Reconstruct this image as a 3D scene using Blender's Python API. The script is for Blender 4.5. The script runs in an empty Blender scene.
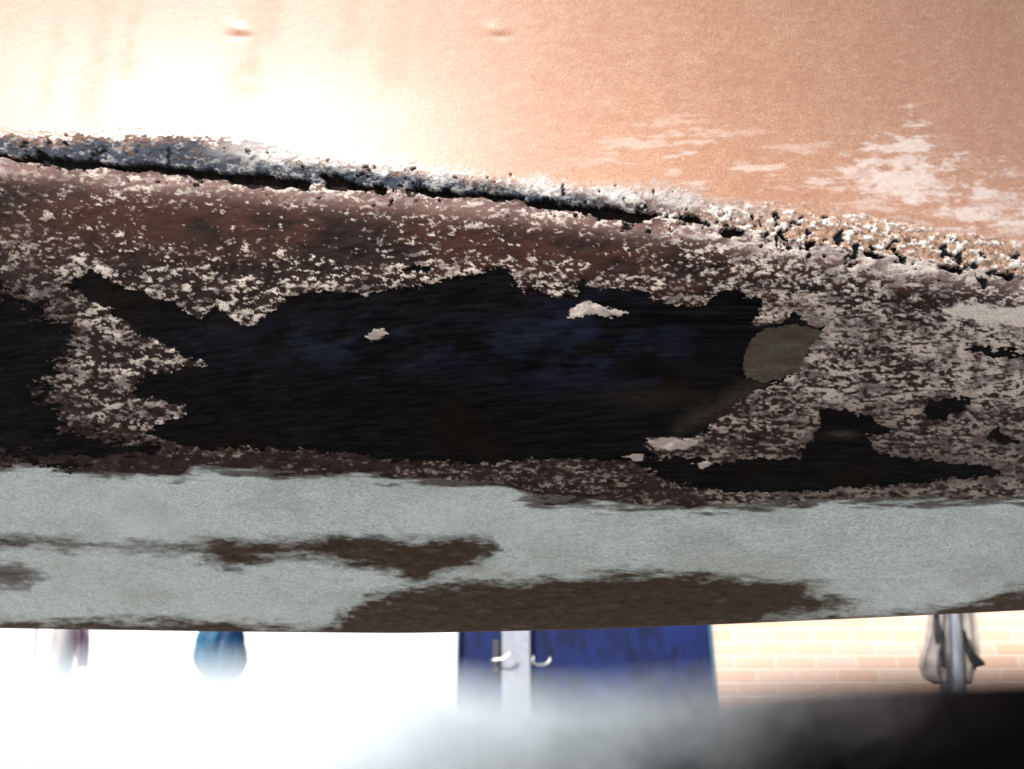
import bpy, bmesh, math, random
import numpy as np
from mathutils import Vector, Matrix

random.seed(4)
C = bpy.context.scene.collection
R = math.radians

# ------------------------------------------------------------------ camera, sky, sun, exposure
PITCH = R(24.0)
CAMZ = 0.45
FPX = 887.0
FOCUS = 0.36
cd = bpy.data.cameras.new('camera')
cam = bpy.data.objects.new('camera', cd)
C.objects.link(cam)
cam.location = (0, 0, CAMZ)
cam.rotation_euler = (math.pi / 2 + PITCH, 0, 0)
cd.sensor_width = 36.0
cd.lens = 36.0 * FPX / 1024.0
cd.clip_start = 0.002
cd.clip_end = 500
cd.dof.use_dof = True
cd.dof.focus_distance = FOCUS
cd.dof.aperture_fstop = (cd.lens / 1000.0) / 0.0020
bpy.context.scene.camera = cam

SUN_EL, SUN_AZ = R(44), R(-45)          # azimuth measured from straight behind the camera, negative = left
sdir = Vector((math.sin(SUN_AZ) * math.cos(SUN_EL), -math.cos(SUN_AZ) * math.cos(SUN_EL), math.sin(SUN_EL)))
w = bpy.data.worlds.new('World')
bpy.context.scene.world = w
w.use_nodes = True
nt = w.node_tree
sky = nt.nodes.new('ShaderNodeTexSky')
sky.sky_type = 'NISHITA'
sky.sun_disc = False
sky.sun_elevation = SUN_EL
sky.sun_rotation = math.atan2(sdir.x, sdir.y)
nt.links.new(sky.outputs[0], nt.nodes['Background'].inputs[0])
nt.nodes['Background'].inputs[1].default_value = 0.11
sl = bpy.data.lights.new('sun', 'SUN')
sl.energy = 4.6
sl.angle = R(0.5)
sl.color = (1.0, 0.96, 0.92)
so = bpy.data.objects.new('sun', sl)
C.objects.link(so)
so.rotation_euler = sdir.to_track_quat('Z', 'Y').to_euler()
so.location = (-2, -3, 4)
vs = bpy.context.scene.view_settings
vs.view_transform = 'Standard'
vs.look = 'None'
vs.exposure = 0.75
vs.gamma = 1.0
bpy.context.scene.cycles.max_bounces = 8


# ------------------------------------------------------------------ helpers
def at(px, py, Y):
    """world point at ground distance Y seen at pixel px, py (used once, to measure the yard)"""
    t = -(py - 384.5) / FPX
    f = math.cos(PITCH) - math.sin(PITCH) * t
    z = math.sin(PITCH) + math.cos(PITCH) * t
    s = Y / f
    return Vector(((px - 512) / FPX * s, Y, CAMZ + z * s))


def tag(o, label=None, cat=None, group=None, kind=None):
    if label: o['label'] = label
    if cat: o['category'] = cat
    if group: o['group'] = group
    if kind: o['kind'] = kind
    return o


def empty(name, loc=(0, 0, 0)):
    o = bpy.data.objects.new(name, None)
    o.location = loc
    o.empty_display_size = 0.1
    C.objects.link(o)
    return o


def link(name, me, mat, parent=None):
    o = bpy.data.objects.new(name, me)
    C.objects.link(o)
    if mat: me.materials.append(mat)
    if parent is not None:
        o.parent = parent
        o.matrix_parent_inverse = Matrix.Translation(parent.location).inverted()
    return o


def obj(name, bm, mat, parent=None, smooth=True):
    me = bpy.data.meshes.new(name)
    bmesh.ops.recalc_face_normals(bm, faces=bm.faces)
    bm.to_mesh(me)
    bm.free()
    if smooth:
        for p in me.polygons: p.use_smooth = True
    return link(name, me, mat, parent)


def box(bm, x0, x1, y0, y1, z0, z1, bev=0.0):
    r = bmesh.ops.create_cube(bm, size=1.0)
    for v in r['verts']:
        v.co = Vector(((x0 + x1) / 2 + v.co.x * (x1 - x0), (y0 + y1) / 2 + v.co.y * (y1 - y0), (z0 + z1) / 2 + v.co.z * (z1 - z0)))
    if bev:
        es = list({e for v in r['verts'] for e in v.link_edges})
        bmesh.ops.bevel(bm, geom=es, offset=bev, segments=2, affect='EDGES', profile=0.5)


def tube(bm, pts, rad, n=12, cap=True):
    pts = [Vector(p) for p in pts]
    rs = rad if isinstance(rad, (list, tuple)) else [rad] * len(pts)
    rings = []
    for i, p in enumerate(pts):
        d = (pts[min(i + 1, len(pts) - 1)] - pts[max(i - 1, 0)]).normalized()
        a = d.orthogonal().normalized() if i == 0 else (a - d * a.dot(d)).normalized()
        b = d.cross(a)
        rings.append([bm.verts.new(p + (a * math.cos(k * 2 * math.pi / n) + b * math.sin(k * 2 * math.pi / n)) * rs[i]) for k in range(n)])
    for i in range(len(rings) - 1):
        for k in range(n):
            bm.faces.new((rings[i][k], rings[i][(k + 1) % n], rings[i + 1][(k + 1) % n], rings[i + 1][k]))
    if cap:
        bm.faces.new(rings[0][::-1]); bm.faces.new(rings[-1])


class N:
    """small node-tree builder"""
    def __init__(s, name):
        s.m = bpy.data.materials.new(name)
        s.m.use_nodes = True
        s.t = s.m.node_tree
        s.b = s.t.nodes['Principled BSDF']
        s.co = s.t.nodes.new('ShaderNodeTexCoord').outputs['Object']

    def put(s, inp, v):
        if hasattr(v, 'is_linked') or hasattr(v, 'links'): s.t.links.new(v, inp)
        else: inp.default_value = v

    def noise(s, scale, detail=4, rough=0.55, stretch=(1, 1, 1), off=(0, 0, 0)):
        mp = s.t.nodes.new('ShaderNodeMapping')
        mp.inputs['Scale'].default_value = stretch
        mp.inputs['Location'].default_value = off
        s.t.links.new(s.co, mp.inputs[0])
        n = s.t.nodes.new('ShaderNodeTexNoise')
        n.inputs['Scale'].default_value = scale
        n.inputs['Detail'].default_value = detail
        n.inputs['Roughness'].default_value = rough
        s.t.links.new(mp.outputs[0], n.inputs['Vector'])
        return n.outputs[0]

    def ramp(s, v, a, b, lo=0.0, hi=1.0):
        n = s.t.nodes.new('ShaderNodeMapRange')
        n.inputs[1].default_value = a; n.inputs[2].default_value = b
        n.inputs[3].default_value = lo; n.inputs[4].default_value = hi
        s.t.links.new(v, n.inputs[0])
        return n.outputs[0]

    def mix(s, f, a, b, mode='MIX'):
        n = s.t.nodes.new('ShaderNodeMix')
        n.data_type = 'RGBA'; n.blend_type = mode
        for inp, v in ((n.inputs[0], f), (n.inputs[6], a), (n.inputs[7], b)):
            if isinstance(v, tuple) and len(v) == 3: v = v + (1,)
            s.put(inp, v)
        return n.outputs[2]

    def math(s, op, a, b=0.0):
        n = s.t.nodes.new('ShaderNodeMath'); n.operation = op
        s.put(n.inputs[0], a); s.put(n.inputs[1], b)
        return n.outputs[0]

    def attr(s, name):
        a = s.t.nodes.new('ShaderNodeAttribute'); a.attribute_name = name
        sp = s.t.nodes.new('ShaderNodeSeparateColor')
        s.t.links.new(a.outputs['Color'], sp.inputs[0])
        return sp.outputs[0], sp.outputs[1], sp.outputs[2], a.outputs['Alpha']

    def bump(s, h, dist, strength=1.0):
        n = s.t.nodes.new('ShaderNodeBump')
        n.inputs['Distance'].default_value = dist
        n.inputs['Strength'].default_value = strength
        s.t.links.new(h, n.inputs['Height'])
        s.t.links.new(n.outputs[0], s.b.inputs['Normal'])

    def out(s, col, rough=0.6, spec=0.5, metal=0.0):
        if isinstance(col, tuple) and len(col) == 3: col = col + (1,)
        s.put(s.b.inputs['Base Color'], col)
        s.put(s.b.inputs['Roughness'], rough)
        s.put(s.b.inputs['Specular IOR Level'], spec)
        s.put(s.b.inputs['Metallic'], metal)
        return s.m


# ------------------------------------------------------------------ numpy noise on the panel's own surface coordinates
def vnoise(x, y, seed):
    rg = np.random.default_rng(seed)
    G = rg.random((256, 256)).astype(np.float32)
    xi = np.floor(x); yi = np.floor(y)
    fx = (x - xi).astype(np.float32); fy = (y - yi).astype(np.float32)
    fx = fx * fx * (3 - 2 * fx); fy = fy * fy * (3 - 2 * fy)
    a = xi.astype(np.int64) % 256; b = yi.astype(np.int64) % 256
    a1 = (a + 1) % 256; b1 = (b + 1) % 256
    return (G[a, b] * (1 - fx) + G[a1, b] * fx) * (1 - fy) + (G[a, b1] * (1 - fx) + G[a1, b1] * fx) * fy


def fbm(x, y, sx, sy, seed, octv=4, rough=0.5):
    """fractal noise about 0..1, sx, sy = feature size in surface units"""
    tot = 0; amp = 1; s = 0
    ca, sa = math.cos(0.5), math.sin(0.5)
    X, Y = x / sx, y / sy
    for o in range(octv):
        tot = tot + amp * vnoise(X + 37.1 * o, Y + 11.7 * o, seed * 31 + o); s += amp
        amp *= rough; X = X * 2.03; Y = Y * 2.03
    return tot / s


def sstep(v, a, b):
    t = np.clip((v - a) / (b - a), 0, 1)
    return t * t * (3 - 2 * t)


def poly(x, y, pts):
    """signed distance to a polygon, positive inside"""
    pts = np.array(pts, dtype=np.float32)
    d = np.full(x.shape, 1e9, dtype=np.float32)
    ins = np.zeros(x.shape, dtype=bool)
    n = len(pts)
    for i in range(n):
        x0, y0 = pts[i]; x1, y1 = pts[(i + 1) % n]
        ex, ey = x1 - x0, y1 - y0
        wx, wy = x - x0, y - y0
        t = np.clip((wx * ex + wy * ey) / (ex * ex + ey * ey + 1e-9), 0, 1)
        d = np.minimum(d, (wx - ex * t) ** 2 + (wy - ey * t) ** 2)
        if y0 != y1:
            c = ((y0 > y) != (y1 > y)) & (x < (ex) * (y - y0) / (ey) + x0)
            ins ^= c
    d = np.sqrt(d)
    return np.where(ins, d, -d)


def lineseg(x, y, pts):
    """distance to a polyline with widths: pts = (x, y, halfwidth); returns positive inside"""
    best = np.full(x.shape, -1e9, dtype=np.float32)
    for (x0, y0, r0), (x1, y1, r1) in zip(pts[:-1], pts[1:]):
        ex, ey = x1 - x0, y1 - y0
        t = np.clip(((x - x0) * ex + (y - y0) * ey) / (ex * ex + ey * ey), 0, 1)
        dd = np.hypot(x - x0 - ex * t, y - y0 - ey * t)
        best = np.maximum(best, r0 + (r1 - r0) * t - dd)
    return best


# ------------------------------------------------------------------ the panel: surface grid
SEAM_X = [-420, 0, 60, 120, 200, 300, 400, 500, 600, 700, 800, 900, 1024, 1440]
SEAM_Y = [140, 153, 160, 166, 173, 183, 189, 197, 210, 222, 240, 256, 276, 340]
BOT_X = [-420, 0, 200, 400, 500, 600, 720, 880, 1024, 1440]
BOT_Y = [622, 628, 631, 633, 631, 628.5, 624, 617, 610, 590]

cols = np.concatenate([np.arange(-400, -40, 6), np.arange(-40, 1064, 1.0), np.arange(1064, 1425, 6)]).astype(np.float32)
NU = len(cols)


def smooth_interp(xs, xp, fp, win=60):
    base = np.interp(np.arange(-700, 1800), xp, fp)
    k = np.hanning(win * 2 + 1); k /= k.sum()
    return np.interp(xs, np.arange(-700, 1800), np.convolve(np.pad(base, win, mode='edge'), k, 'valid'))


seam = smooth_interp(cols, SEAM_X, SEAM_Y)
bot = smooth_interp(cols, BOT_X, BOT_Y)
rA = np.concatenate([np.linspace(-300, -60, 30, endpoint=False)])
rows = []
for v in rA: rows.append(np.full(NU, v))
for t in np.linspace(0, 1, 285, endpoint=False): rows.append(-60 + (seam + 60) * t)
NS = len(rows)
for t in np.linspace(0, 1, 430): rows.append(seam + (bot - seam) * t)
V = np.array(rows, dtype=np.float32)
U = np.broadcast_to(cols, V.shape).astype(np.float32)
NV = V.shape[0]
below = (V - seam) / (bot - seam)           # 0 at the seam, 1 at the lower lip

# tilt of the surface from upright, in degrees: leaning under below the seam
th = np.interp(below, [-2, -0.7, -0.34, -0.18, -0.06, 0.0, 0.03, 0.10, 0.30, 0.52, 0.66, 0.8, 0.96, 1.0],
               [32, 22, 12, 5, 2, 12, 14, 29, 41, 48, 50, 56, 66, 74])
th = np.radians(th)
D = np.zeros(V.shape)
ga = np.arange(-420, 1460.0)
bend = smooth_interp(ga, [-700, -400, 100, 400, 560, 760, 1024, 1440, 1800], [-.40, -.36, -.285, -.235, -.17, .08, .46, .68, .8], 90)
sag = np.cumsum(bend) / FPX
sag -= sag.min()
D[NS] = 0.352 * (1 + np.interp(cols, ga, sag))


def rv(v):
    t = -(v - 384.5) / FPX
    return math.cos(PITCH) - math.sin(PITCH) * t, math.sin(PITCH) + math.cos(PITCH) * t


dry, drz = math.sin(PITCH) / FPX, -math.cos(PITCH) / FPX


def slope(d, v, thr):
    ry, rz = rv(v)
    ty, tz = np.sin(thr), -np.cos(thr)
    return -d * (dry * tz - drz * ty) / (ry * tz - rz * ty)


for i in range(NS, NV - 1):
    D[i + 1] = D[i] + slope(D[i], V[i], th[i]) * (V[i + 1] - V[i])
for i in range(NS, 0, -1):
    D[i - 1] = D[i] + slope(D[i], V[i], th[i]) * (V[i - 1] - V[i])
ry, rz = rv(V)
P = np.stack([D * (U - 512) / FPX, D * ry, CAMZ + D * rz], -1)
gu = np.gradient(P, axis=1); gv = np.gradient(P, axis=0)
Nn = np.cross(gu, gv)
Nn /= np.linalg.norm(Nn, axis=-1, keepdims=True) + 1e-12
if Nn[NV // 2, NU // 2, 1] > 0: Nn = -Nn     # outward = towards the camera side

# ------------------------------------------------------------------ wear and paint layers, drawn on the surface
x0 = U; y0 = V
wx = (fbm(x0, y0, 14, 9, 1, 4, .6) - .5)
wy = (fbm(x0, y0, 14, 9, 2, 4, .6) - .5)
X = x0 + wx * 16; Y = y0 + wy * 11
f1 = fbm(x0, y0, 6, 3.1, 3, 4, .7)
f2 = fbm(x0 + .5 * y0, y0, 10, 3.4, 4, 4, .68)
f3 = fbm(x0, y0, 13, 2.3, 44, 4, .75)
ftone = fbm(x0, y0, 16, 9, 45, 4, .65)
big = fbm(x0, y0, 120, 50, 5, 4, .5)
mid = fbm(x0, y0, 34, 16, 6, 4, .55)
stri = fbm(x0, y0, 60, 2.6, 7, 3, .6)
fine = fbm(x0, y0, 2.4, 2.0, 8, 2, .6)

MAIN = [(66, 284), (80, 275), (95, 270), (110, 279), (125, 288), (150, 293), (165, 300), (176, 305), (186, 312), (197, 318), (206, 310), (217, 308), (229, 315),
        (243, 325), (262, 318), (278, 306), (292, 295), (320, 291), (345, 293), (370, 294), (400, 288), (440, 281), (457, 273), (466, 276), (490, 270),
        (508, 269), (514, 282), (521, 294), (530, 285), (540, 291), (552, 296), (566, 293), (577, 297), (580, 282), (600, 289), (622, 290), (645, 285),
        (654, 300), (675, 303), (688, 308), (702, 304), (716, 293), (735, 290), (745, 298), (760, 300), (755, 312), (752, 322), (766, 325), (784, 319),
        (793, 311), (802, 322), (822, 328), (812, 342), (805, 353), (790, 375), (765, 388), (748, 395), (735, 405), (718, 416), (706, 432), (690, 437),
        (652, 438), (640, 446), (652, 456), (690, 457), (720, 462), (760, 459), (800, 456), (804, 444), (812, 433), (822, 424), (818, 412), (845, 409), (868, 416),
        (886, 425), (896, 431), (866, 436), (872, 446), (888, 453), (930, 459), (962, 462), (986, 466), (1005, 472), (965, 477), (930, 481),
        (880, 484), (840, 487), (800, 491), (760, 493), (715, 490), (690, 486), (668, 480), (654, 472), (636, 461), (600, 459), (560, 457), (520, 459), (490, 463),
        (450, 460), (400, 459), (350, 452), (300, 449), (250, 447), (200, 447), (165, 441), (147, 431), (165, 422), (188, 411), (180, 403), (152, 400),
        (134, 398), (140, 376), (170, 370), (203, 364), (184, 355), (164, 345), (140, 335), (125, 322), (110, 310), (92, 300), (84, 290)]
dM = poly(X, Y, MAIN)
dL = (mid - .5) * 34 + (fbm(x0, y0, 12, 4, 46, 4, .75) - .5) * 60 + poly(X, Y, [(-60, 290), (0, 292), (22, 296), (46, 305), (68, 314), (72, 330), (66, 350), (70, 362), (52, 374), (48, 386), (58, 400), (70, 420), (96, 432), (140, 440), (170, 450), (120, 456), (0, 452), (-60, 452), (-400, 430), (-400, 300)])
isl = [[(567, 318), (572, 306), (588, 300), (602, 307), (626, 313), (618, 318), (595, 315)],
       [(367, 336), (373, 329), (383, 327), (386, 333), (378, 339), (369, 340)],
       [(644, 441), (668, 436), (698, 440), (694, 446), (664, 449)],
       [(618, 455), (632, 452), (649, 456), (640, 460)],
       [(691, 463), (706, 460), (720, 464), (704, 468)]]
dI = np.maximum.reduce([poly(x0 + wx * 9, y0 + wy * 6, p) for p in isl])
dO = poly(x0 + wx * 8, y0 + wy * 6, [(741, 366), (744, 350), (752, 337), (766, 328), (790, 325), (822, 329), (812, 343), (804, 354), (798, 370), (780, 378), (764, 381), (748, 377)])
dO2 = poly(X, Y, [(722, 400), (740, 388), (765, 384), (752, 396), (732, 408), (716, 414), (700, 424), (676, 430), (690, 414)])
dSl = [poly(X, Y, [(920, 414), (926, 402), (944, 396), (968, 400), (962, 412), (946, 420), (930, 420)]),
                        poly(X, Y, [(984, 436), (994, 424), (1000, 432), (1018, 440), (1006, 444)]),
                        poly(X, Y, [(960, 350), (985, 347), (1020, 350), (1060, 350), (1060, 355), (990, 356)]),
                        poly(X, Y, [(400, 268), (415, 263), (432, 266), (432, 272), (412, 274)])]
dS = np.maximum.reduce(dSl)
nib = (fbm(x0, y0, 5, 3, 9, 3, .6) - .5) * 7
crack_specs = [
    [(-420, 146, 5), (0, 156, 2.5), (20, 160, 2), (38, 158, 4)],
    [(38, 151, 3), (46, 161, 6), (62, 164, 4), (80, 165, 5), (110, 166, 3), (150, 169, 4.5), (190, 173, 4), (230, 178, 6), (270, 181, 7), (306, 185, 5)],
    [(322, 176, 4), (336, 183, 7), (352, 187, 5), (372, 190, 2)],
    [(378, 189, 5), (386, 193, 2)],
    [(414, 190, 3), (430, 193, 4), (455, 195, 3), (480, 196, 4), (500, 199, 4), (522, 200, 2)],
    [(530, 204, 4), (548, 204, 5), (570, 208, 4), (592, 212, 3)],
    [(580, 209, 3), (604, 212, 6), (620, 215, 7), (640, 217, 6), (655, 216, 2)],
    [(684, 219, 4), (704, 221, 2)], [(726, 233, 6), (738, 232, 4)], [(780, 232, 3), (784, 238, 2)], [(806, 247, 2), (812, 243, 3)],
    [(868, 254, 3), (880, 258, 2)], [(895, 250, 2), (902, 262, 3)], [(940, 268, 3), (960, 272, 3)], [(985, 272, 2), (1010, 277, 3)]]
cl = np.stack([lineseg(x0 + wx * 10, y0 + wy * 9, p) for p in crack_specs])
dC = cl.max(0); cidx = cl.argmax(0); del cl
speck = fbm(x0, y0, 5.5, 4, 10, 4, .65)
ds = y0 - seam[None, :]                       # distance below the seam
rightness = sstep(x0, 560, 820)
pit = np.where(np.abs(ds + 4) < 24, sstep(fbm(x0, y0, 8, 8, 47, 3, .65) + .07 * rightness - .02 - np.abs(ds + 2) * .004, .63, .68), 0)
crackm = dC + nib * .5 > 0

black = ((dM + nib > 0) | (dL + nib * 1.4 - 3 > 0) | (dS + nib > 0)) & ~(dI + nib > 0)
dB = np.maximum(np.maximum(dM + nib, dL + nib * 1.4 - 3), dS + nib)
olive = (dO + nib * .6 > 0)
gb = smooth_interp(cols, [-420, 0, 90, 130, 180, 195, 300, 420, 500, 520, 540, 700, 860, 1024, 1440], [456, 463, 468, 471, 476, 468, 472, 476, 480, 492, 499, 504, 500, 498, 496], 10)
gray_d = y0 - gb[None, :] - (fbm(x0, y0, 40, 5, 12, 4, .65) - .5) * 26
greyp = gray_d > 0
island2 = poly(X, Y, [(938, 308), (960, 303), (1000, 304), (1060, 312), (1060, 332), (1020, 330), (985, 322), (960, 320)])

# density of pale flakes left on the brown primer
edge_near = np.exp(-np.clip(-np.where(dB < 0, dB, 0), 0, 400) / 17.0)
dens = 0.26 + 0.30 * edge_near
dens += 0.26 * np.exp(-((ds - 8) / 13.0) ** 2)
dens -= 0.20 * np.exp(-((ds - 50) / 26.0) ** 2) * (1 - sstep(x0, 560, 760))
dens -= .07 * (1 - sstep(x0, 560, 760))
dens += 0.22 * sstep(x0, 690, 850) * (0.65 + .7 * big) + 0.10 * (1 - sstep(x0, 0, 130))
dens -= 0.14 * np.exp(-((ds - 34) / 15.0) ** 2) * sstep(x0, 800, 950)
dens += .22 * np.exp(-((ds - 2) / 18.0) ** 2) * rightness
dens += (mid - .5) * .55 + (stri - .5) * .5 * sstep(y0, 330, 420)
dens *= 1 - .75 * sstep(y0, 428, 458) * (1 - sstep(x0, 600, 760))
dens -= .12 * sstep(y0, 390, 470) * sstep(x0, 600, 760)
dens -= .06 * sstep(y0, 438, 460)
dens += (fbm(x0, y0, 90, 3, 52, 3, .6) - .5) * .9 * sstep(y0, 436, 456)
dens = np.clip(dens, .02, .92)
strk = np.clip(sstep(x0, 640, 800) * sstep(ds, 30, 70) + sstep(y0, 425, 455), 0, 1)
f4 = fbm(x0, y0, 4.2, 2.2, 51, 3, .6)
fl = (.45 * f1 + .30 * f2 + .25 * f4) * (1 - strk) + (.25 * f1 + .35 * f3 + .40 * f4) * strk
dens += .16 * sstep(y0, 440, 470) * sstep(x0, 330, 560)
thr = np.quantile(fl[::7, ::7], np.clip(1 - np.linspace(0, 1, 101), 0, 1))
lev = np.interp(dens, np.linspace(0, 1, 101), thr)
flake = sstep(fl - lev, -.02 - .03 * strk, .03 + .03 * strk) * (1 - (.26 + .14 * sstep(y0, 370, 440)) * strk) * (.50 + .5 * sstep(ftone + (fine - .5) * .5, .34, .56)) * (.55 + .45 * sstep(x0 + (mid - .5) * 60, 20, 120)) * (1 - .35 * sstep(y0, 380, 470)) * (1 - .75 * np.exp(-np.clip(-dL, 0, 200) / 12.0)) * (1 - .6 * np.exp(-np.clip(-dB, 0, 200) / 7.0) * sstep(x0, 760, 800) * sstep(y0, 380, 400))
flake = np.maximum(flake, sstep(dI + nib, -1, 1) * .95)
flake = np.maximum(flake, sstep(island2 + nib * 1.5, -1, 2) * (.75 + .3 * fine))

# brown staining and mottles on the grey primer, with painted shading at lower right
st = [[(-400, 530), (0, 534), (60, 539), (130, 545), (200, 542), (260, 538), (350, 536), (400, 539), (450, 535), (490, 539), (495, 548), (480, 562), (450, 575),
       (420, 583), (395, 578), (370, 570), (345, 565), (300, 557), (260, 562), (225, 571), (205, 562), (192, 552), (120, 550), (50, 547), (-400, 546)],
      [(-400, 552), (0, 560), (20, 566), (46, 577), (30, 588), (0, 591), (-400, 598)],
      [(338, 622), (350, 606), (370, 598), (400, 590), (450, 583), (500, 580), (560, 577), (640, 571), (700, 573), (760, 577), (800, 583), (828, 585), (812, 590),
       (835, 597), (864, 600), (845, 608), (800, 615), (760, 622), (700, 700), (338, 700)],
      [(-400, 618), (60, 619), (180, 620), (300, 624), (420, 626), (760, 618), (900, 610), (960, 606), (984, 596), (1010, 590), (1400, 575), (1440, 700), (-400, 700)]]
stw = (fbm(x0, y0, 22, 5, 15, 4, .65) - .5)
stain = np.zeros(V.shape)
for i, p in enumerate(st):
    dd = poly(x0 + wx * 34, y0 + stw * 20 + (f3 - .5) * 8, p)
    stain = np.maximum(stain, sstep(dd, -7, 9) * (1.0 if i != 1 else .8))
stain = np.clip(stain * (1.30 - .50 * fbm(x0, y0, 18, 2.4, 16, 4, .7)) , 0, 1)
stain = np.maximum(stain, sstep(-(gray_d - 9 * fbm(x0, y0, 30, 3, 17, 3, .6)), -5, 2) * .85)
mottle_shade = fbm(x0, y0, 70, 30, 18, 4, .6) + .16 * np.exp(-(((x0 - 760) / 90) ** 2 + ((y0 - 552) / 22) ** 2)) + .10 * sstep(y0, 540, 600) * sstep(x0, 650, 900)  # last term puts shading into the colour, darker towards the lower right

# weathering above the seam
up = -ds
chalk_w = 6 + 20 * np.interp(x0, [0, 60, 120, 200, 260, 330, 420, 520, 600, 700, 1024], [.5, .7, 1.0, 1.15, 1.3, 1.1, .7, .5, .6, 1.0, 1.2])
seal = sstep(chalk_w * (.6 + .9 * mid) - up + (f1 - .5) * 20, -12, 10)     # weathered bluish sealer line
chalk = sstep(fbm(x0, y0, 7, 4.5, 20, 4, .68) - .035 * rightness - .05 * (1 - sstep(x0, 190, 300)), .50, .62)
smear = sstep(poly(X, Y, [(850, 170), (880, 150), (905, 126), (930, 120), (925, 140), (960, 175), (1060, 205), (1060, 262), (990, 235), (930, 212), (880, 206), (860, 190)]) + (fbm(x0, y0, 24, 7, 21, 4, .65) - .5) * 110 + (fbm(x0, y0, 7, 4, 48, 3, .65) - .5) * 40, -8, 26) * (.55 + .6 * f1)
smear = np.maximum(smear, .55 * sstep(fbm(x0 + y0, y0, 40, 7, 22, 5, .65), .52, .68) * np.exp(-((up - 60) / 45) ** 2) * sstep(x0, 520, 700))
drip = np.zeros(V.shape)
for cx, wd, ln in ((52, 10, 120), (98, 16, 135), (128, 12, 90), (250, 20, 112), (264, 12, 60), (345, 16, 60), (392, 20, 100), (425, 12, 60)):
    drip = np.maximum(drip, np.exp(-(((x0 + (y0 - 60) * .18 + wx * 20) - cx) / wd) ** 2) * (1 - sstep(y0, ln - 30, ln + 10)))
drip *= .5 + .8 * mid

# relief in metres
h = np.zeros(V.shape)
lower = sstep(ds, -2, 3)
layer = np.where(black, 0.0, 1.0)
layer = sstep(-dB, -1.5, 1.5)
layer = np.maximum(layer, sstep(dI + nib, -1.5, 1.5))
h += lower * (1 - greyp) * (layer * .0005 + flake * .00006 * layer)
h += lower * (f1 - .5) * .0002 * layer + (mid - .5) * .0012 * lower
h -= .0004 * stain * (fine) * greyp
h += (1 - lower) * seal * (.0001 + (.0008 - .0002 * rightness) * (speck - .45) + .0004 * chalk)
h += np.exp(-((ds - 12) / 12.0) ** 2) * .0007 * (.5 + mid)
rag = sstep(np.abs(ds - 2), 26, 6) * (.35 + .65 * rightness)
h += rag * (speck - .5) * .0008
h -= sstep(dC + nib * .5, -1.0, 2.5) * .0035 + pit * .0008
h += (1 - lower) * (fbm(x0, y0, 5, 4, 23, 3, .6) - .5) * (.00004 + .00012 * rightness)
for cx, cy in ((240, 30), (499, 30)):
    q = ((x0 - cx) / 11) ** 2 + ((y0 - cy - (x0 - cx) * .3) / 6) ** 2
    h += .0005 * np.exp(-q) - .0004 * np.exp(-(((x0 - cx - 2) / 11) ** 2 + ((y0 - cy - 6) / 3.5) ** 2))
h *= sstep(below, 1.0, .985)
P = P + Nn * h[..., None]

# which layer each face belongs to
PART_SKIN, PART_UNDER, PART_BLACK, PART_GREY, PART_CRACK, PART_OLIVE, PART_SEAL = range(7)
pid = np.where(ds < 0, PART_SKIN, PART_UNDER)
pid = np.where((ds < 0) & (seal > .5), PART_SEAL, pid)
pid = np.where((ds >= 0) & greyp, PART_GREY, pid)
pid = np.where((ds >= 0) & black, PART_BLACK, pid)
pid = np.where((ds >= 0) & olive & ~(dI > 0), PART_OLIVE, pid)
pid = np.where(crackm, PART_CRACK, pid)

attrA = np.stack([flake, stain, smear, drip], -1)
blueish = sstep(mid, .3, .7) * (np.exp(-(((x0 - 590) / 90) ** 2 + ((y0 - 345) / 40) ** 2)) + .7 * np.exp(-(((x0 - 340) / 130) ** 2 + ((y0 - 345) / 26) ** 2)))
ol2 = sstep(dO2, -14, 8) * .8 + np.exp(-(((x0 - 842) / 14) ** 2 + ((y0 - 434) / 4) ** 2)) + .35 * np.exp(-(((x0 - 650) / 55) ** 2 + ((y0 - 398) / 12) ** 2)) * (.4 + stri)
red = sstep(big * .5 + mid * .5, .40, .62) * np.exp(-((ds - 35) / 60.0) ** 2)
attrB = np.stack([blueish, np.clip(ol2, 0, 1), red, np.clip(mottle_shade, 0, 1)], -1)
attrC = np.stack([seal, np.clip(np.maximum(chalk * (.25 + .75 * rightness), .9 * (1 - rightness) * sstep(up + (mid - .5) * 30 + (f1 - .5) * 20, 8, 22) * sstep(x0, 190, 290)) * (.5 + ftone), 0, 1), pit, rightness], -1)
bead = np.exp(-((ds - 13) / 11.0) ** 2) * (.5 + .8 * mid)
ftone = np.maximum(ftone, .9 * sstep(island2 + nib, -1, 4))
attrD = np.stack([pit, np.clip(bead, 0, 1), ftone, strk], -1)


def grid_part(name, sel, mat, parent, attrs):
    """mesh of the grid faces in sel (bool over faces)"""
    fi, fj = np.nonzero(sel)
    quads = np.stack([fi * NU + fj, (fi + 1) * NU + fj, (fi + 1) * NU + fj + 1, fi * NU + fj + 1], -1)
    used, inv = np.unique(quads, return_inverse=True)
    inv = inv.reshape(quads.shape)
    me = bpy.data.meshes.new(name)
    me.vertices.add(len(used))
    me.vertices.foreach_set('co', P.reshape(-1, 3)[used].astype(np.float32).ravel())
    nf = len(quads)
    me.loops.add(nf * 4)
    me.loops.foreach_set('vertex_index', inv.astype(np.int32).ravel())
    me.polygons.add(nf)
    me.polygons.foreach_set('loop_start', np.arange(0, nf * 4, 4, dtype=np.int32))
    me.polygons.foreach_set('loop_total', np.full(nf, 4, dtype=np.int32))
    me.polygons.foreach_set('use_smooth', np.ones(nf, dtype=bool))
    me.update(calc_edges=True)
    for an, arr in attrs:
        a = me.attributes.new(an, 'FLOAT_COLOR', 'POINT')
        a.data.foreach_set('color', arr.reshape(-1, 4)[used].astype(np.float32).ravel())
    return link(name, me, mat, parent)


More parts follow.
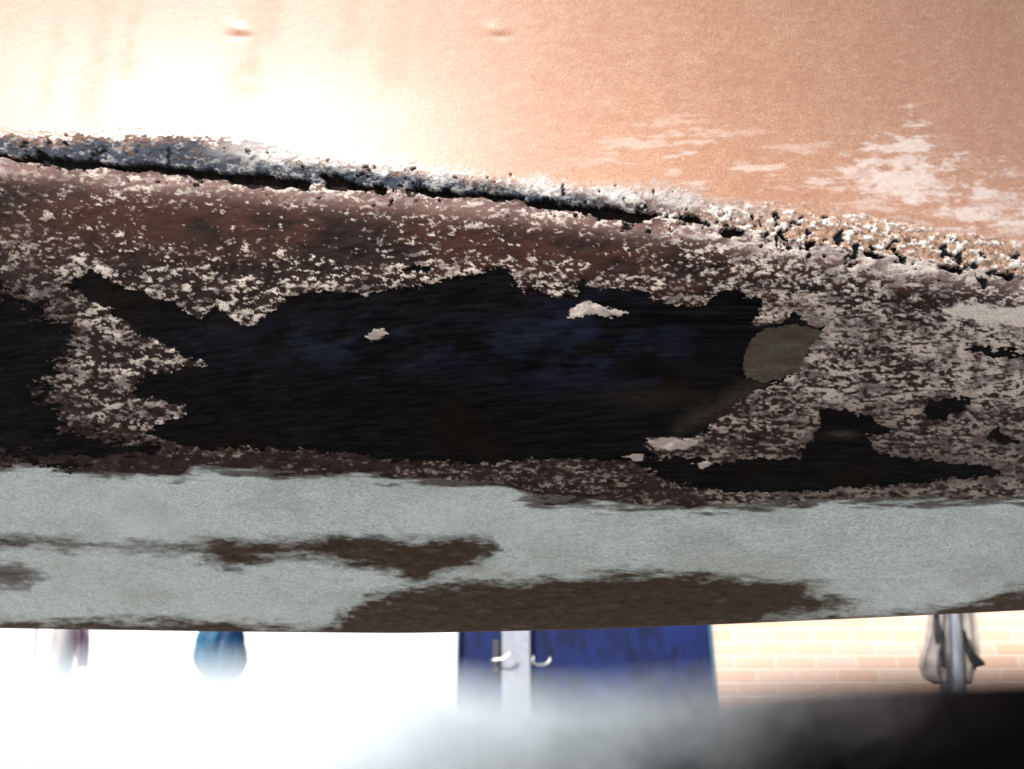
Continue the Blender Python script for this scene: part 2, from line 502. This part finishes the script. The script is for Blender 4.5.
# materials of the panel ------------------------------------------------
def mat_skin(name, crust):
    n = N(name)
    fl_, st_, sm_, dr_ = n.attr('wear')
    se, ch, pit_, rt = n.attr('seam_wear')
    g1 = n.noise(1300, 3, .7); g2 = n.noise(170, 5, .68, (1, 1, 1.8)); g3 = n.noise(26, 4, .6); g4 = n.noise(420, 4, .65)
    c = n.mix(n.ramp(g3, .3, .7), (.42, .195, .105), (.50, .26, .15))
    c = n.mix(n.ramp(g2, .42, .72, 0, .55), c, (.59, .355, .225))
    c = n.mix(n.ramp(g1, .40, .60, 0, .75), c, (.31, .14, .068))
    c = n.mix(n.math('MULTIPLY', dr_, .55), c, (.38, .20, .12))
    c = n.mix(n.math('MULTIPLY', sm_, .8), c, (.74, .62, .54))
    dark = n.mix(n.ramp(g2, .38, .62), (.004, .006, .010), (.035, .045, .066))
    tan = n.mix(n.ramp(g4, .38, .62), (.20, .11, .07), (.52, .34, .24))
    cr = n.mix(rt, dark, tan)
    cr = n.mix(n.ramp(g4, .60, .70, 0, .7), cr, (.20, .09, .05))
    c = n.mix(se, c, cr)
    c = n.mix(n.math('MULTIPLY', ch, n.math('MULTIPLY', se, .95)), c, (.74, .70, .65))
    c = n.mix(pit_, c, (.006, .006, .007))
    n.bump(n.math('ADD', n.math('MULTIPLY', g1, .6), n.math('MULTIPLY', g2, .5)), .0010 if crust else .00010, .6)
    return n.out(c, n.ramp(g2, .3, .7, .6, .85) if crust else n.math('ADD', n.ramp(g2, .3, .7, .42, .53), n.math('MULTIPLY', dr_, .12)), .15 if crust else .95)


def mat_under():
    n = N('brown_primer_with_paint_flakes')
    pit_, be, ft, sk = n.attr('seam_low')
    fl_, st_, sm_, dr_ = n.attr('wear')
    bl, ol, rd, wa = n.attr('tint')
    g1 = n.noise(1300, 3, .75, (1, 1, 1.6)); g2 = n.noise(150, 6, .7, (1, 1, 3)); g3 = n.noise(30, 4, .6)
    c = n.mix(n.ramp(g2, .35, .65), (.006, .0034, .003), (.030, .016, .013))
    c = n.mix(n.math('MULTIPLY', rd, n.ramp(g1, .35, .65, .2, .9)), c, (.075, .028, .017))
    c = n.mix(n.math('MULTIPLY', be, .8), c, (.24, .145, .125))
    pale = n.mix(n.ramp(ft, .35, .65), (.34, .285, .265), (.68, .585, .495))
    pale = n.mix(n.ramp(g1, .4, .62, 0, .6), pale, (.22, .17, .155))
    c = n.mix(fl_, c, pale)
    c = n.mix(pit_, c, (.006, .006, .007))
    n.bump(g1, .0004, .6)
    return n.out(c, .75, .10)


def mat_black():
    n = N('bare_black_underseal')
    bl, ol, rd, wa = n.attr('tint')
    g1 = n.noise(500, 4, .65, (.5, 1, 4)); g2 = n.noise(190, 6, .8, (.16, 1, 4)); g3 = n.noise(22, 3, .5)
    c = n.mix(n.ramp(g2, .4, .7), (.0008, .0009, .0014), (.0105, .0090, .0090))
    c = n.mix(n.ramp(g3, .5, .7, 0, .8), c, (.006, .004, .0025))
    c = n.mix(n.math('MULTIPLY', bl, n.ramp(g2, .35, .65, .35, 1.0)), c, (.015, .020, .042))
    c = n.mix(n.math('MULTIPLY', ol, n.ramp(g1, .35, .65, .4, 1.0)), c, (.040, .033, .024))
    n.bump(g1, .0004, .6)
    return n.out(c, .75, .03)


def mat_olive():
    n = N('olive_filler')
    g1 = n.noise(500, 4, .65, (1, 1, 5)); g2 = n.noise(90, 5, .7, (.5, 1, 3.2))
    c = n.mix(n.ramp(g2, .35, .65), (.030, .021, .012), (.080, .074, .062))
    c = n.mix(n.ramp(g1, .4, .65, 0, .6), c, (.034, .022, .011))
    n.bump(g1, .0004, .6)
    return n.out(c, .75, .12)


def mat_grey():
    n = N('grey_primer')
    fl_, st_, sm_, dr_ = n.attr('wear')
    bl, ol, rd, wa = n.attr('tint')
    g1 = n.noise(1300, 4, .8, (.38, 1, 1.7)); g2 = n.noise(240, 6, .8, (.6, 1, 2.4)); g3 = n.noise(14, 4, .6)
    c = n.mix(n.ramp(g2, .35, .65), (.31, .36, .365), (.48, .525, .515))
    c = n.mix(n.ramp(g1, .44, .64, 0, .65), c, (.17, .195, .20))
    c = n.mix(n.ramp(g1, .50, .36, 0, .6), c, (.56, .59, .58))
    c = n.mix(n.ramp(wa, .46, .76, 0, .36), c, (.22, .215, .175))
    c = n.mix(n.ramp(g3, .5, .7, 0, .35), c, (.50, .55, .56))
    br = n.mix(n.ramp(g2, .35, .65), (.017, .0105, .0065), (.055, .035, .022))
    c = n.mix(st_, c, br)
    n.bump(g1, .0006, .7)
    return n.out(c, .7, .10)


def mat_plain(name, a, b, scale=60, rough=.7, spec=.4, metal=0.0, stretch=(1, 1, 1), bump=.001):
    n = N(name)
    g = n.noise(scale, 5, .6, stretch)
    n.bump(g, bump, .6)
    return n.out(n.mix(n.ramp(g, .35, .65), a, b), rough, spec, metal)


M_crack = mat_plain('black_gap', (.003, .003, .003), (.014, .010, .008), 300, .9, .1)
M_back = mat_plain('inner_rust', (.03, .018, .012), (.08, .04, .025), 60, .8, .2)

panel = empty('corroded_panel', (0, float(P[NV - 1, NU // 2, 1]), float(P[NV - 1, NU // 2, 2])))
tag(panel, 'long curved panel with orange top, cracked seam, peeling black middle and grey lower band', 'metal panel')
fq = pid[:-1, :-1]
A3 = [('wear', attrA), ('tint', attrB), ('seam_wear', attrC), ('seam_low', attrD)]
grid_part('outer_skin', fq == PART_SKIN, mat_skin('orange_weathered_paint', False), panel, [A3[0], A3[2]])
tag(grid_part('seam_sealer', fq == PART_SEAL, mat_skin('chalky_sealer', True), panel, [A3[0], A3[2]]), 'chalky blue-grey crusted line above the crack')
islp = np.stack([poly(x0, y0, p) for p in isl])
near_isl = islp.max(0) > -9; iidx = islp.argmax(0)
isf = (fq == PART_UNDER) & near_isl[:-1, :-1] & (dI > -3)[:-1, :-1]
mu = mat_under()
tag(grid_part('underside', (fq == PART_UNDER) & ~isf, mu, panel, [A3[0], A3[1], A3[3]]), 'brown primer speckled with pale paint flakes')
for k in range(len(isl)):
    o = grid_part('paint_flake', isf & (iidx[:-1, :-1] == k), mu, panel, [A3[0], A3[1], A3[3]])
tag(grid_part('lower_band', fq == PART_GREY, mat_grey(), panel, A3[:2]), 'grey primer band with brown stains along the bottom')
mb = mat_black()
kinds = np.stack([dM, dL - 3] + dSl).argmax(0)[:-1, :-1]
names = ['large ragged black area where the paint has peeled away', 'black peeled area at the left end', 'small black spot at right', 'small black chip near the right edge', 'thin dark gouge at right', 'small black chip above the large black area']
for k in range(6):
    q = (fq == PART_BLACK) & (kinds == k)
    if q.sum() > 20: tag(grid_part('bare_patch', q, mb, panel, [A3[1]]), names[k])
for k in range(len(crack_specs)):
    q = (fq == PART_CRACK) & (cidx[:-1, :-1] == k)
    if q.sum() > 12: grid_part('seam_crack', q, M_crack, panel, [])
tag(grid_part('filler_patch', fq == PART_OLIVE, mat_olive(), panel, []), 'smooth olive oval patch at the edge of the black area')

# lip and back of the panel, closing it into a hollow-backed body 40 mm thick
bm = bmesh.new()
js = list(range(0, NU, 12)) + [NU - 1]
rings = []
Pb = P[NV - 1][js]; Pt = P[0][js]
yb = float(P[NV - 1, :, 1].max())
for a in range(0, 7):
    ang = R(66 + a * 24)
    if a == 0: cur = Pb.copy()
    else: cur = cur + np.array([0, math.sin(ang), -math.cos(ang)]) * .0014
    rings.append(cur.copy())
last = rings[-1]
for t in np.linspace(.05, 1, 12):
    q = last * (1 - t) + (Pt + np.array([0, .05, 0])) * t
    q[:, 1] += .0 * t
    rings.append(q)
rings.append(Pt.copy())
vv = [[bm.verts.new(Vector(c)) for c in r] for r in rings]
for i in range(len(vv) - 1):
    for j in range(len(js) - 1):
        bm.faces.new((vv[i][j], vv[i][j + 1], vv[i + 1][j + 1], vv[i + 1][j]))
for jj, side in ((0, 0), (NU - 1, -1)):
    front = [bm.verts.new(Vector(P[i, jj])) for i in list(range(0, NV, 10)) + [NV - 1]]
    bk = [r[side] for r in vv][1:-1]
    loop = front + [bm.verts.new(v.co) for v in bk]
    bm.faces.new(loop)
obj('back_plate', bm, M_back, panel, smooth=False)

# ------------------------------------------------------------------ ground
g = N('pale_concrete')
a = g.noise(1.2, 6, .6); b = g.noise(40, 5, .7)
g.bump(b, .003, .6)
gm = g.out(g.mix(g.ramp(b, .35, .65, 0, .6), g.mix(g.ramp(a, .3, .7), (.50, .47, .42), (.60, .57, .52)), (.42, .40, .37)), .85, .2)
bm = bmesh.new()
vsq = [bm.verts.new(p) for p in ((-60, -60, 0), (60, -60, 0), (60, 60, 0), (-60, 60, 0))]
bm.faces.new(vsq)
tag(obj('ground', bm, gm, None, False), kind='structure')

# ------------------------------------------------------------------ yard wall: white rendered part, blue double door, brick part
WY = 5.7
WT = .22
xl = at(457, 650, WY).x
xr = at(714, 650, WY).x
M_render = mat_plain('white_render', (.74, .74, .72), (.82, .81, .79), 30, .85, .2, bump=.004)
bm = bmesh.new()
box(bm, -6.5, xl, WY, WY + WT, 0, 2.7)
w1 = obj('rendered_wall', bm, M_render, None, False)
tag(w1, 'sunlit white rendered wall left of the blue doors', 'wall')

n = N('sunlit_brick')
mp = n.t.nodes.new('ShaderNodeMapping'); n.t.links.new(n.co, mp.inputs[0])
mp.inputs['Rotation'].default_value = (math.pi / 2, 0, 0)
bk = n.t.nodes.new('ShaderNodeTexBrick')
n.t.links.new(mp.outputs[0], bk.inputs['Vector'])
bk.inputs['Scale'].default_value = 1.0
bk.inputs['Brick Width'].default_value = .25
bk.inputs['Row Height'].default_value = .082
bk.inputs['Mortar Size'].default_value = .007
bk.inputs['Mortar Smooth'].default_value = .2
bk.inputs['Bias'].default_value = 0.0
bk.inputs['Color1'].default_value = (.72, .51, .41, 1)
bk.inputs['Color2'].default_value = (.68, .43, .30, 1)
bk.inputs['Mortar'].default_value = (.80, .66, .53, 1)
g2 = n.noise(30, 5, .65)
n.bump(bk.outputs['Fac'], -.006, .8)
Mbrick = n.out(n.mix(n.ramp(g2, .4, .7, 0, .35), bk.outputs[0], (.72, .52, .38)), .85, .2)
bm = bmesh.new()
box(bm, xr, 6.5, WY, WY + WT, 0, 2.7)
w2 = obj('brick_wall', bm, Mbrick, None, False)
tag(w2, 'pale orange brick wall in full sun right of the blue doors', 'wall')

M_blue = mat_plain('blue_door_paint', (.0006, .0034, .028), (.003, .013, .095), 16, .55, .3, stretch=(1, 1, .35), bump=.004)
M_strip = mat_plain('grey_strip_paint', (.26, .27, .31), (.33, .34, .38), 20, .6, .3)
M_steel = mat_plain('bright_steel', (.50, .48, .44), (.68, .66, .60), 60, .35, .5, .8)
M_dark = mat_plain('dark_iron', (.03, .03, .035), (.07, .07, .075), 60, .5, .4)
xs0, xs1 = at(502, 650, WY).x, at(530, 650, WY).x
door = empty('double_door', ((xl + xr) / 2, WY, 0))
tag(door, 'dark blue double door with a grey centre strip and two bright steel handles', 'door')
def leaf(x0, x1):
    b_ = bmesh.new()
    box(b_, x0, x1, WY + .03, WY + .075, .02, 2.35, .004)
    return obj('door_leaf', b_, M_blue, door, False)
leaf(xl + .006, (xs0 + xs1) / 2 - .003)
leaf((xs0 + xs1) / 2 + .003, xr - .012)
b_ = bmesh.new(); box(b_, xs0, xs1, WY - .012, WY + .022, .02, 2.36, .004)
obj('cover_strip', b_, M_strip, door, False)
b_ = bmesh.new(); box(b_, xr - .016, xr - .002, WY - .006, WY + .1, 0, 2.38, .002); box(b_, xl - .004 + .006, xl + .012, WY + .0, WY + .1, 0, 2.38, .002)
box(b_, xl + .004, xr - .004, WY + .002, WY + .1, 2.37, 2.44, .002)
obj('door_frame', b_, mat_plain('faded_teal', (.03, .08, .13), (.05, .14, .20), 40), door, False)
b_ = bmesh.new(); box(b_, xl, xr, WY + .004, WY + WT, 2.44, 2.7)
tag(obj('lintel', b_, M_render, door, False), 'white lintel over the blue doors')
for sx, px in ((-1, 496), (1, 541)):
    p = at(px, 659, WY - .05)
    b_ = bmesh.new()
    c = Vector((p.x, WY - .045, p.z))
    if sx < 0:
        tube(b_, [c + Vector((-.03, .01, -.01)), c + Vector((-.01, 0, -.005)), c + Vector((.045, -.01, .0)), c + Vector((.085, -.015, .030)), c + Vector((.095, -.01, .04))], [.007, .008, .007, .008, .009], 10)
    else:
        tube(b_, [c + Vector((-.045, 0, .02)), c + Vector((-.05, 0, -.02)), c + Vector((-.02, 0, -.035)), c + Vector((.03, 0, -.03)), c + Vector((.055, 0, -.01)), c + Vector((.055, 0, .012))], .006, 10)
    hd = obj('handle', b_, M_steel, door)
    b_ = bmesh.new(); box(b_, c.x - .02, c.x + .02, WY - .02, WY + .026, c.z - .08, c.z + (.12 if sx < 0 else .05), .004)
    if sx < 0:
        obj('lock_plate', b_, M_dark, door, False)
    else:
        b_.free()

# ------------------------------------------------------------------ washing-line posts, line and the things that hang there
def make_post(px0, px1, Y, mat, name, label, top=1.75, lean=0.0, group=None):
    x = (at(px0, 640, Y).x + at(px1, 640, Y).x) / 2
    r = (at(px1, 640, Y).x - at(px0, 640, Y).x) / 2
    t = empty(name, (x, Y, 0)); tag(t, label, 'post', group)
    b_ = bmesh.new()
    tube(b_, [(x + lean * (1.1 - z), Y, z) for z in (0.0, .4, .8, 1.2, 1.6, top)], r, 20)
    obj('shaft', b_, mat, t)
    b_ = bmesh.new(); tube(b_, [(x + lean * (1.1 - top), Y, top + .001), (x + lean * (1.1 - top), Y, top + .03)], [r * 1.15, r * .8], 20)
    obj('cap', b_, M_dark, t)
    b_ = bmesh.new(); box(b_, x + lean * 1.1 - r * 2, x + lean * 1.1 + r * 2, Y - r * 2, Y + r * 2, .001, .03, .004)
    obj('foot', b_, M_dark, t, False)
    return x, r

M_post = mat_plain('galvanised_steel', (.24, .25, .28), (.38, .39, .42), 25, .5, .4, .3, stretch=(1, 1, .3))
M_post2 = mat_plain('weathered_wood_grey', (.30, .27, .27), (.45, .42, .41), 25, .7, .3, stretch=(1, 1, .2))
PY = 3.4
xp, rp = make_post(943, 967, PY, M_post, 'metal_post', 'round grey metal post with pale rags hanging on both sides before the brick wall', lean=-.12)
xq, rq = make_post(52, 77, PY, M_post2, 'wooden_post', 'weathered pale grey wooden post before the white wall at far left')

def cloth(name, outline, Y, depth, mat, label, cat, folds=5, amp=.02, seed=1, group=None, parent=None):
    """hanging cloth: rows of (pixel y, left x, right x) measured at distance Y, folded into depth, 4 mm thick"""
    b_ = bmesh.new()
    nr, nc = 26, 36
    ysl = [o[0] for o in outline]
    ph = seed * 1.7
    lay = []
    for sgn in (0, 1):
        g_ = []
        for i in range(nr + 1):
            yy = ysl[0] + (ysl[-1] - ysl[0]) * i / nr
            l = np.interp(yy, ysl, [o[1] for o in outline]); r = np.interp(yy, ysl, [o[2] for o in outline])
            row = []
            for j in range(nc + 1):
                s = j / nc
                p = at(l + (r - l) * s, yy, Y)
                fd = math.sin(s * folds * math.pi + ph + .9 * math.sin(i * .16 + ph)) * amp + math.sin(s * folds * 2.3 * math.pi + i * .08) * amp * .35
                p.y += fd + depth * math.sin(math.pi * s) * -1 + sgn * .005
                row.append(b_.verts.new(p))
            g_.append(row)
        lay.append(g_)
    for g_ in lay:
        for i in range(nr):
            for j in range(nc):
                b_.faces.new((g_[i][j], g_[i][j + 1], g_[i + 1][j + 1], g_[i + 1][j]))
    f, k = lay
    for i in range(nr):
        for j in (0, nc): b_.faces.new((f[i][j], f[i + 1][j], k[i + 1][j], k[i][j]))
    for j in range(nc):
        for i in (0, nr): b_.faces.new((f[i][j], f[i][j + 1], k[i][j + 1], k[i][j]))
    o = obj(name, b_, mat, parent)
    if cat: tag(o, label, cat, group)
    return o

M_rag = mat_plain('pale_dirty_cotton', (.17, .14, .13), (.30, .26, .24), 18, .9, .1, bump=.004)
M_rag2 = mat_plain('beige_grey_cotton', (.15, .13, .11), (.34, .30, .26), 14, .9, .1, stretch=(2, 2, .5), bump=.004)
M_black_cloth = mat_plain('black_cloth', (.012, .012, .013), (.03, .03, .03), 30, .9, .1)
cloth('rag', [(560, 934, 946), (600, 930, 947), (615, 929, 948), (640, 926, 950), (655, 921, 951), (668, 919, 951), (678, 922, 950), (684, 930, 948), (686, 934, 944)],
      PY - .05 , .02, M_rag, 'baggy pinkish grey rag hanging left of the metal post', 'rag', 5, .006, 2, 'rags on the metal post')
r2 = cloth('rag', [(560, 962, 974), (600, 962, 974), (615, 962, 976), (635, 962, 980), (650, 964, 981), (662, 965, 980), (676, 965, 974), (686, 966, 970)],
      PY - .02, .02, M_rag2, 'beige grey rag with a dark flap hanging right of the metal post', 'rag', 4, .008, 5, 'rags on the metal post')
cloth('dark_flap', [(630, 961, 965), (645, 963, 969), (655, 967, 976), (662, 970, 983), (666, 974, 985), (668, 975, 978)], PY - .06, .01, M_black_cloth, None, None, 2, .008, 3, None, r2)
cloth('dark_lining', [(600, 934.5, 937), (618, 935, 938), (634, 935, 945), (642, 936, 944), (655, 940, 944), (668, 943, 946)], PY - .075, .004, M_black_cloth, None, None, 2, .004, 4, None,
      bpy.data.objects['rag'])

# blue bag
n = N('blue_plastic_film')
gg = n.noise(26, 4, .6, (1, 1, .4))
n.bump(gg, .02, .8)
M_bag = n.out(n.mix(n.ramp(gg, .35, .65), (.002, .018, .07), (.005, .10, .18)), .5, .25)
BY = 3.4
bag = empty('plastic_bag', at(220, 600, BY)); tag(bag, 'crumpled blue plastic bag hanging before the white wall', 'bag')
b_ = bmesh.new()
prof = [(585, 5), (598, 8), (612, 13), (622, 17), (632, 20.5), (640, 22.5), (650, 24), (660, 24), (668, 22), (676, 17), (682, 10), (685, 3)]
nr_, nc_ = 34, 40
gr = []
for i in range(nr_ + 1):
    yy = 585 + (685 - 585) * i / nr_
    rr = np.interp(yy, [p[0] for p in prof], [p[1] for p in prof])
    cpt = at(220.5, yy, BY)
    rad = rr / FPX * BY * 1.0
    row = []
    for k in range(nc_):
        an = 2 * math.pi * k / nc_
        wv = 1 + .09 * math.sin(an * 5 + 1.5 * math.sin(i * .2)) + .05 * math.sin(an * 11 + i * .35)
        row.append(b_.verts.new(cpt + Vector((math.cos(an) * rad * wv, math.sin(an) * rad * .7 * wv, 0))))
    gr.append(row)
for i in range(nr_):
    for k in range(nc_):
        b_.faces.new((gr[i][k], gr[i][(k + 1) % nc_], gr[i + 1][(k + 1) % nc_], gr[i + 1][k]))
b_.faces.new(gr[0]); b_.faces.new(gr[-1][::-1])
obj('bag_body', b_, M_bag, bag)
b_ = bmesh.new()
zt = at(220, 585, BY).z
xb = at(220.5, 600, BY).x
tube(b_, [(xb - .02, BY, zt - .01), (xb - .025, BY, (zt + 1.60) / 2), (xb, BY, 1.60), (xb + .025, BY, (zt + 1.6) / 2), (xb + .02, BY, zt - .01)], .008, 8)
obj('bag_handle', b_, M_bag, bag)

# washing line between the posts
b_ = bmesh.new()
pts = [(xq + (xp - xq) * t, PY, 1.60 - .04 * math.sin(math.pi * t)) for t in np.linspace(0, 1, 24)]
tube(b_, pts, .003, 8)
tag(obj('washing_line', b_, M_dark, None), 'thin washing line stretched between the two posts', 'line')

# small things before the white wall
p0, p1 = at(38, 618, 3.6), at(33, 672, 3.6)
b_ = bmesh.new(); tube(b_, [(p0.x + .03, 3.6, p0.z + .35), tuple(p0), tuple(p1), (p1.x - .08, 3.6, 0.0)], [.004, .004, .004, .006], 8)
tag(obj('thin_cane', b_, M_dark, None), 'thin dark cane leaning beside the far left post', 'cane')
cloth('strip', [(580, 72, 84), (612, 73, 89), (640, 74, 90), (655, 75, 89), (668, 76, 88)], PY - .01, .01, mat_plain('dull_mauve_cloth', (.16, .10, .13), (.28, .20, .22), 20, .9, .1),
      'dull mauve cloth strip hanging on the right of the wooden post', 'cloth', 3, .01, 8)

# ------------------------------------------------------------------ plank right in front of the lens, on its trestle
n = N('plank_tone_fade')
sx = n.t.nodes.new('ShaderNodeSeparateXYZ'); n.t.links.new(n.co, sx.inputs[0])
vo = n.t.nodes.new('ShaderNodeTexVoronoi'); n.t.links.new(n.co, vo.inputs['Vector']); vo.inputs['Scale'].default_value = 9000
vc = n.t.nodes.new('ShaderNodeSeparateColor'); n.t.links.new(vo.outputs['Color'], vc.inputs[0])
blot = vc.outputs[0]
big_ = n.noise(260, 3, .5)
tt = n.math('ADD', n.math('ADD', n.ramp(sx.outputs[0], -.0055, .0155), n.math('MULTIPLY', n.math('SUBTRACT', big_, .5), .06)), n.ramp(sx.outputs[2], -.0012, .0034, .20, -.28))  # fade painted into the colour: palest at left and rim, black lower right
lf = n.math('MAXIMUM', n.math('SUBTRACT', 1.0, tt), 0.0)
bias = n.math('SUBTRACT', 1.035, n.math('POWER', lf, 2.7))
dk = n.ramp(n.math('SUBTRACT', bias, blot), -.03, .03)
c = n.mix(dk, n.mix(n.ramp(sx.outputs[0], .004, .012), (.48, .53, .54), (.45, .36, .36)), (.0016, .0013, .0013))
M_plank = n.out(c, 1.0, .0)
tr = empty('trestle', (0, .045, 0))
tag(tr, 'low trestle whose plank edge, pale at left and black at right, blurs across the bottom', 'trestle')
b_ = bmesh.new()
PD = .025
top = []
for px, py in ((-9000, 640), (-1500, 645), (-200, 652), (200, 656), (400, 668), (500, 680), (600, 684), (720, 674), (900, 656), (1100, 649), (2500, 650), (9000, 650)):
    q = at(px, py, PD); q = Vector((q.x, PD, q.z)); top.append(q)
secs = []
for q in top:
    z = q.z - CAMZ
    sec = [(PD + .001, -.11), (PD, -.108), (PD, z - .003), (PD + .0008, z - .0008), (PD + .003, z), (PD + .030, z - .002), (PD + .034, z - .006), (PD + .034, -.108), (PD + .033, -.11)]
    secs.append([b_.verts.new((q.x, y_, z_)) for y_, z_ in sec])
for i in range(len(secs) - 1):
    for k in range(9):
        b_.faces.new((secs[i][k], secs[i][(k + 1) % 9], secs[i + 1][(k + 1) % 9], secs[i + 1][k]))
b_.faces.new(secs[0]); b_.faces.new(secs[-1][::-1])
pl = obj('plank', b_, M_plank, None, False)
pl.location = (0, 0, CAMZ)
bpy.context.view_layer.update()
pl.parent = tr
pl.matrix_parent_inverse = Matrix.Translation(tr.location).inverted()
M_wood = mat_plain('grey_timber', (.16, .12, .09), (.28, .22, .17), 30, .8, .2, stretch=(1, 1, .2))
for xx in (-.27, .27):
    for s in (-1, 1):
        b_ = bmesh.new()
        tube(b_, [(xx, PD + .017 + s * .012, CAMZ - .109), (xx + (.03 if xx > 0 else -.03), PD + .017 + s * .11, .0)], .014, 4)
        obj('leg', b_, M_wood, tr, False)
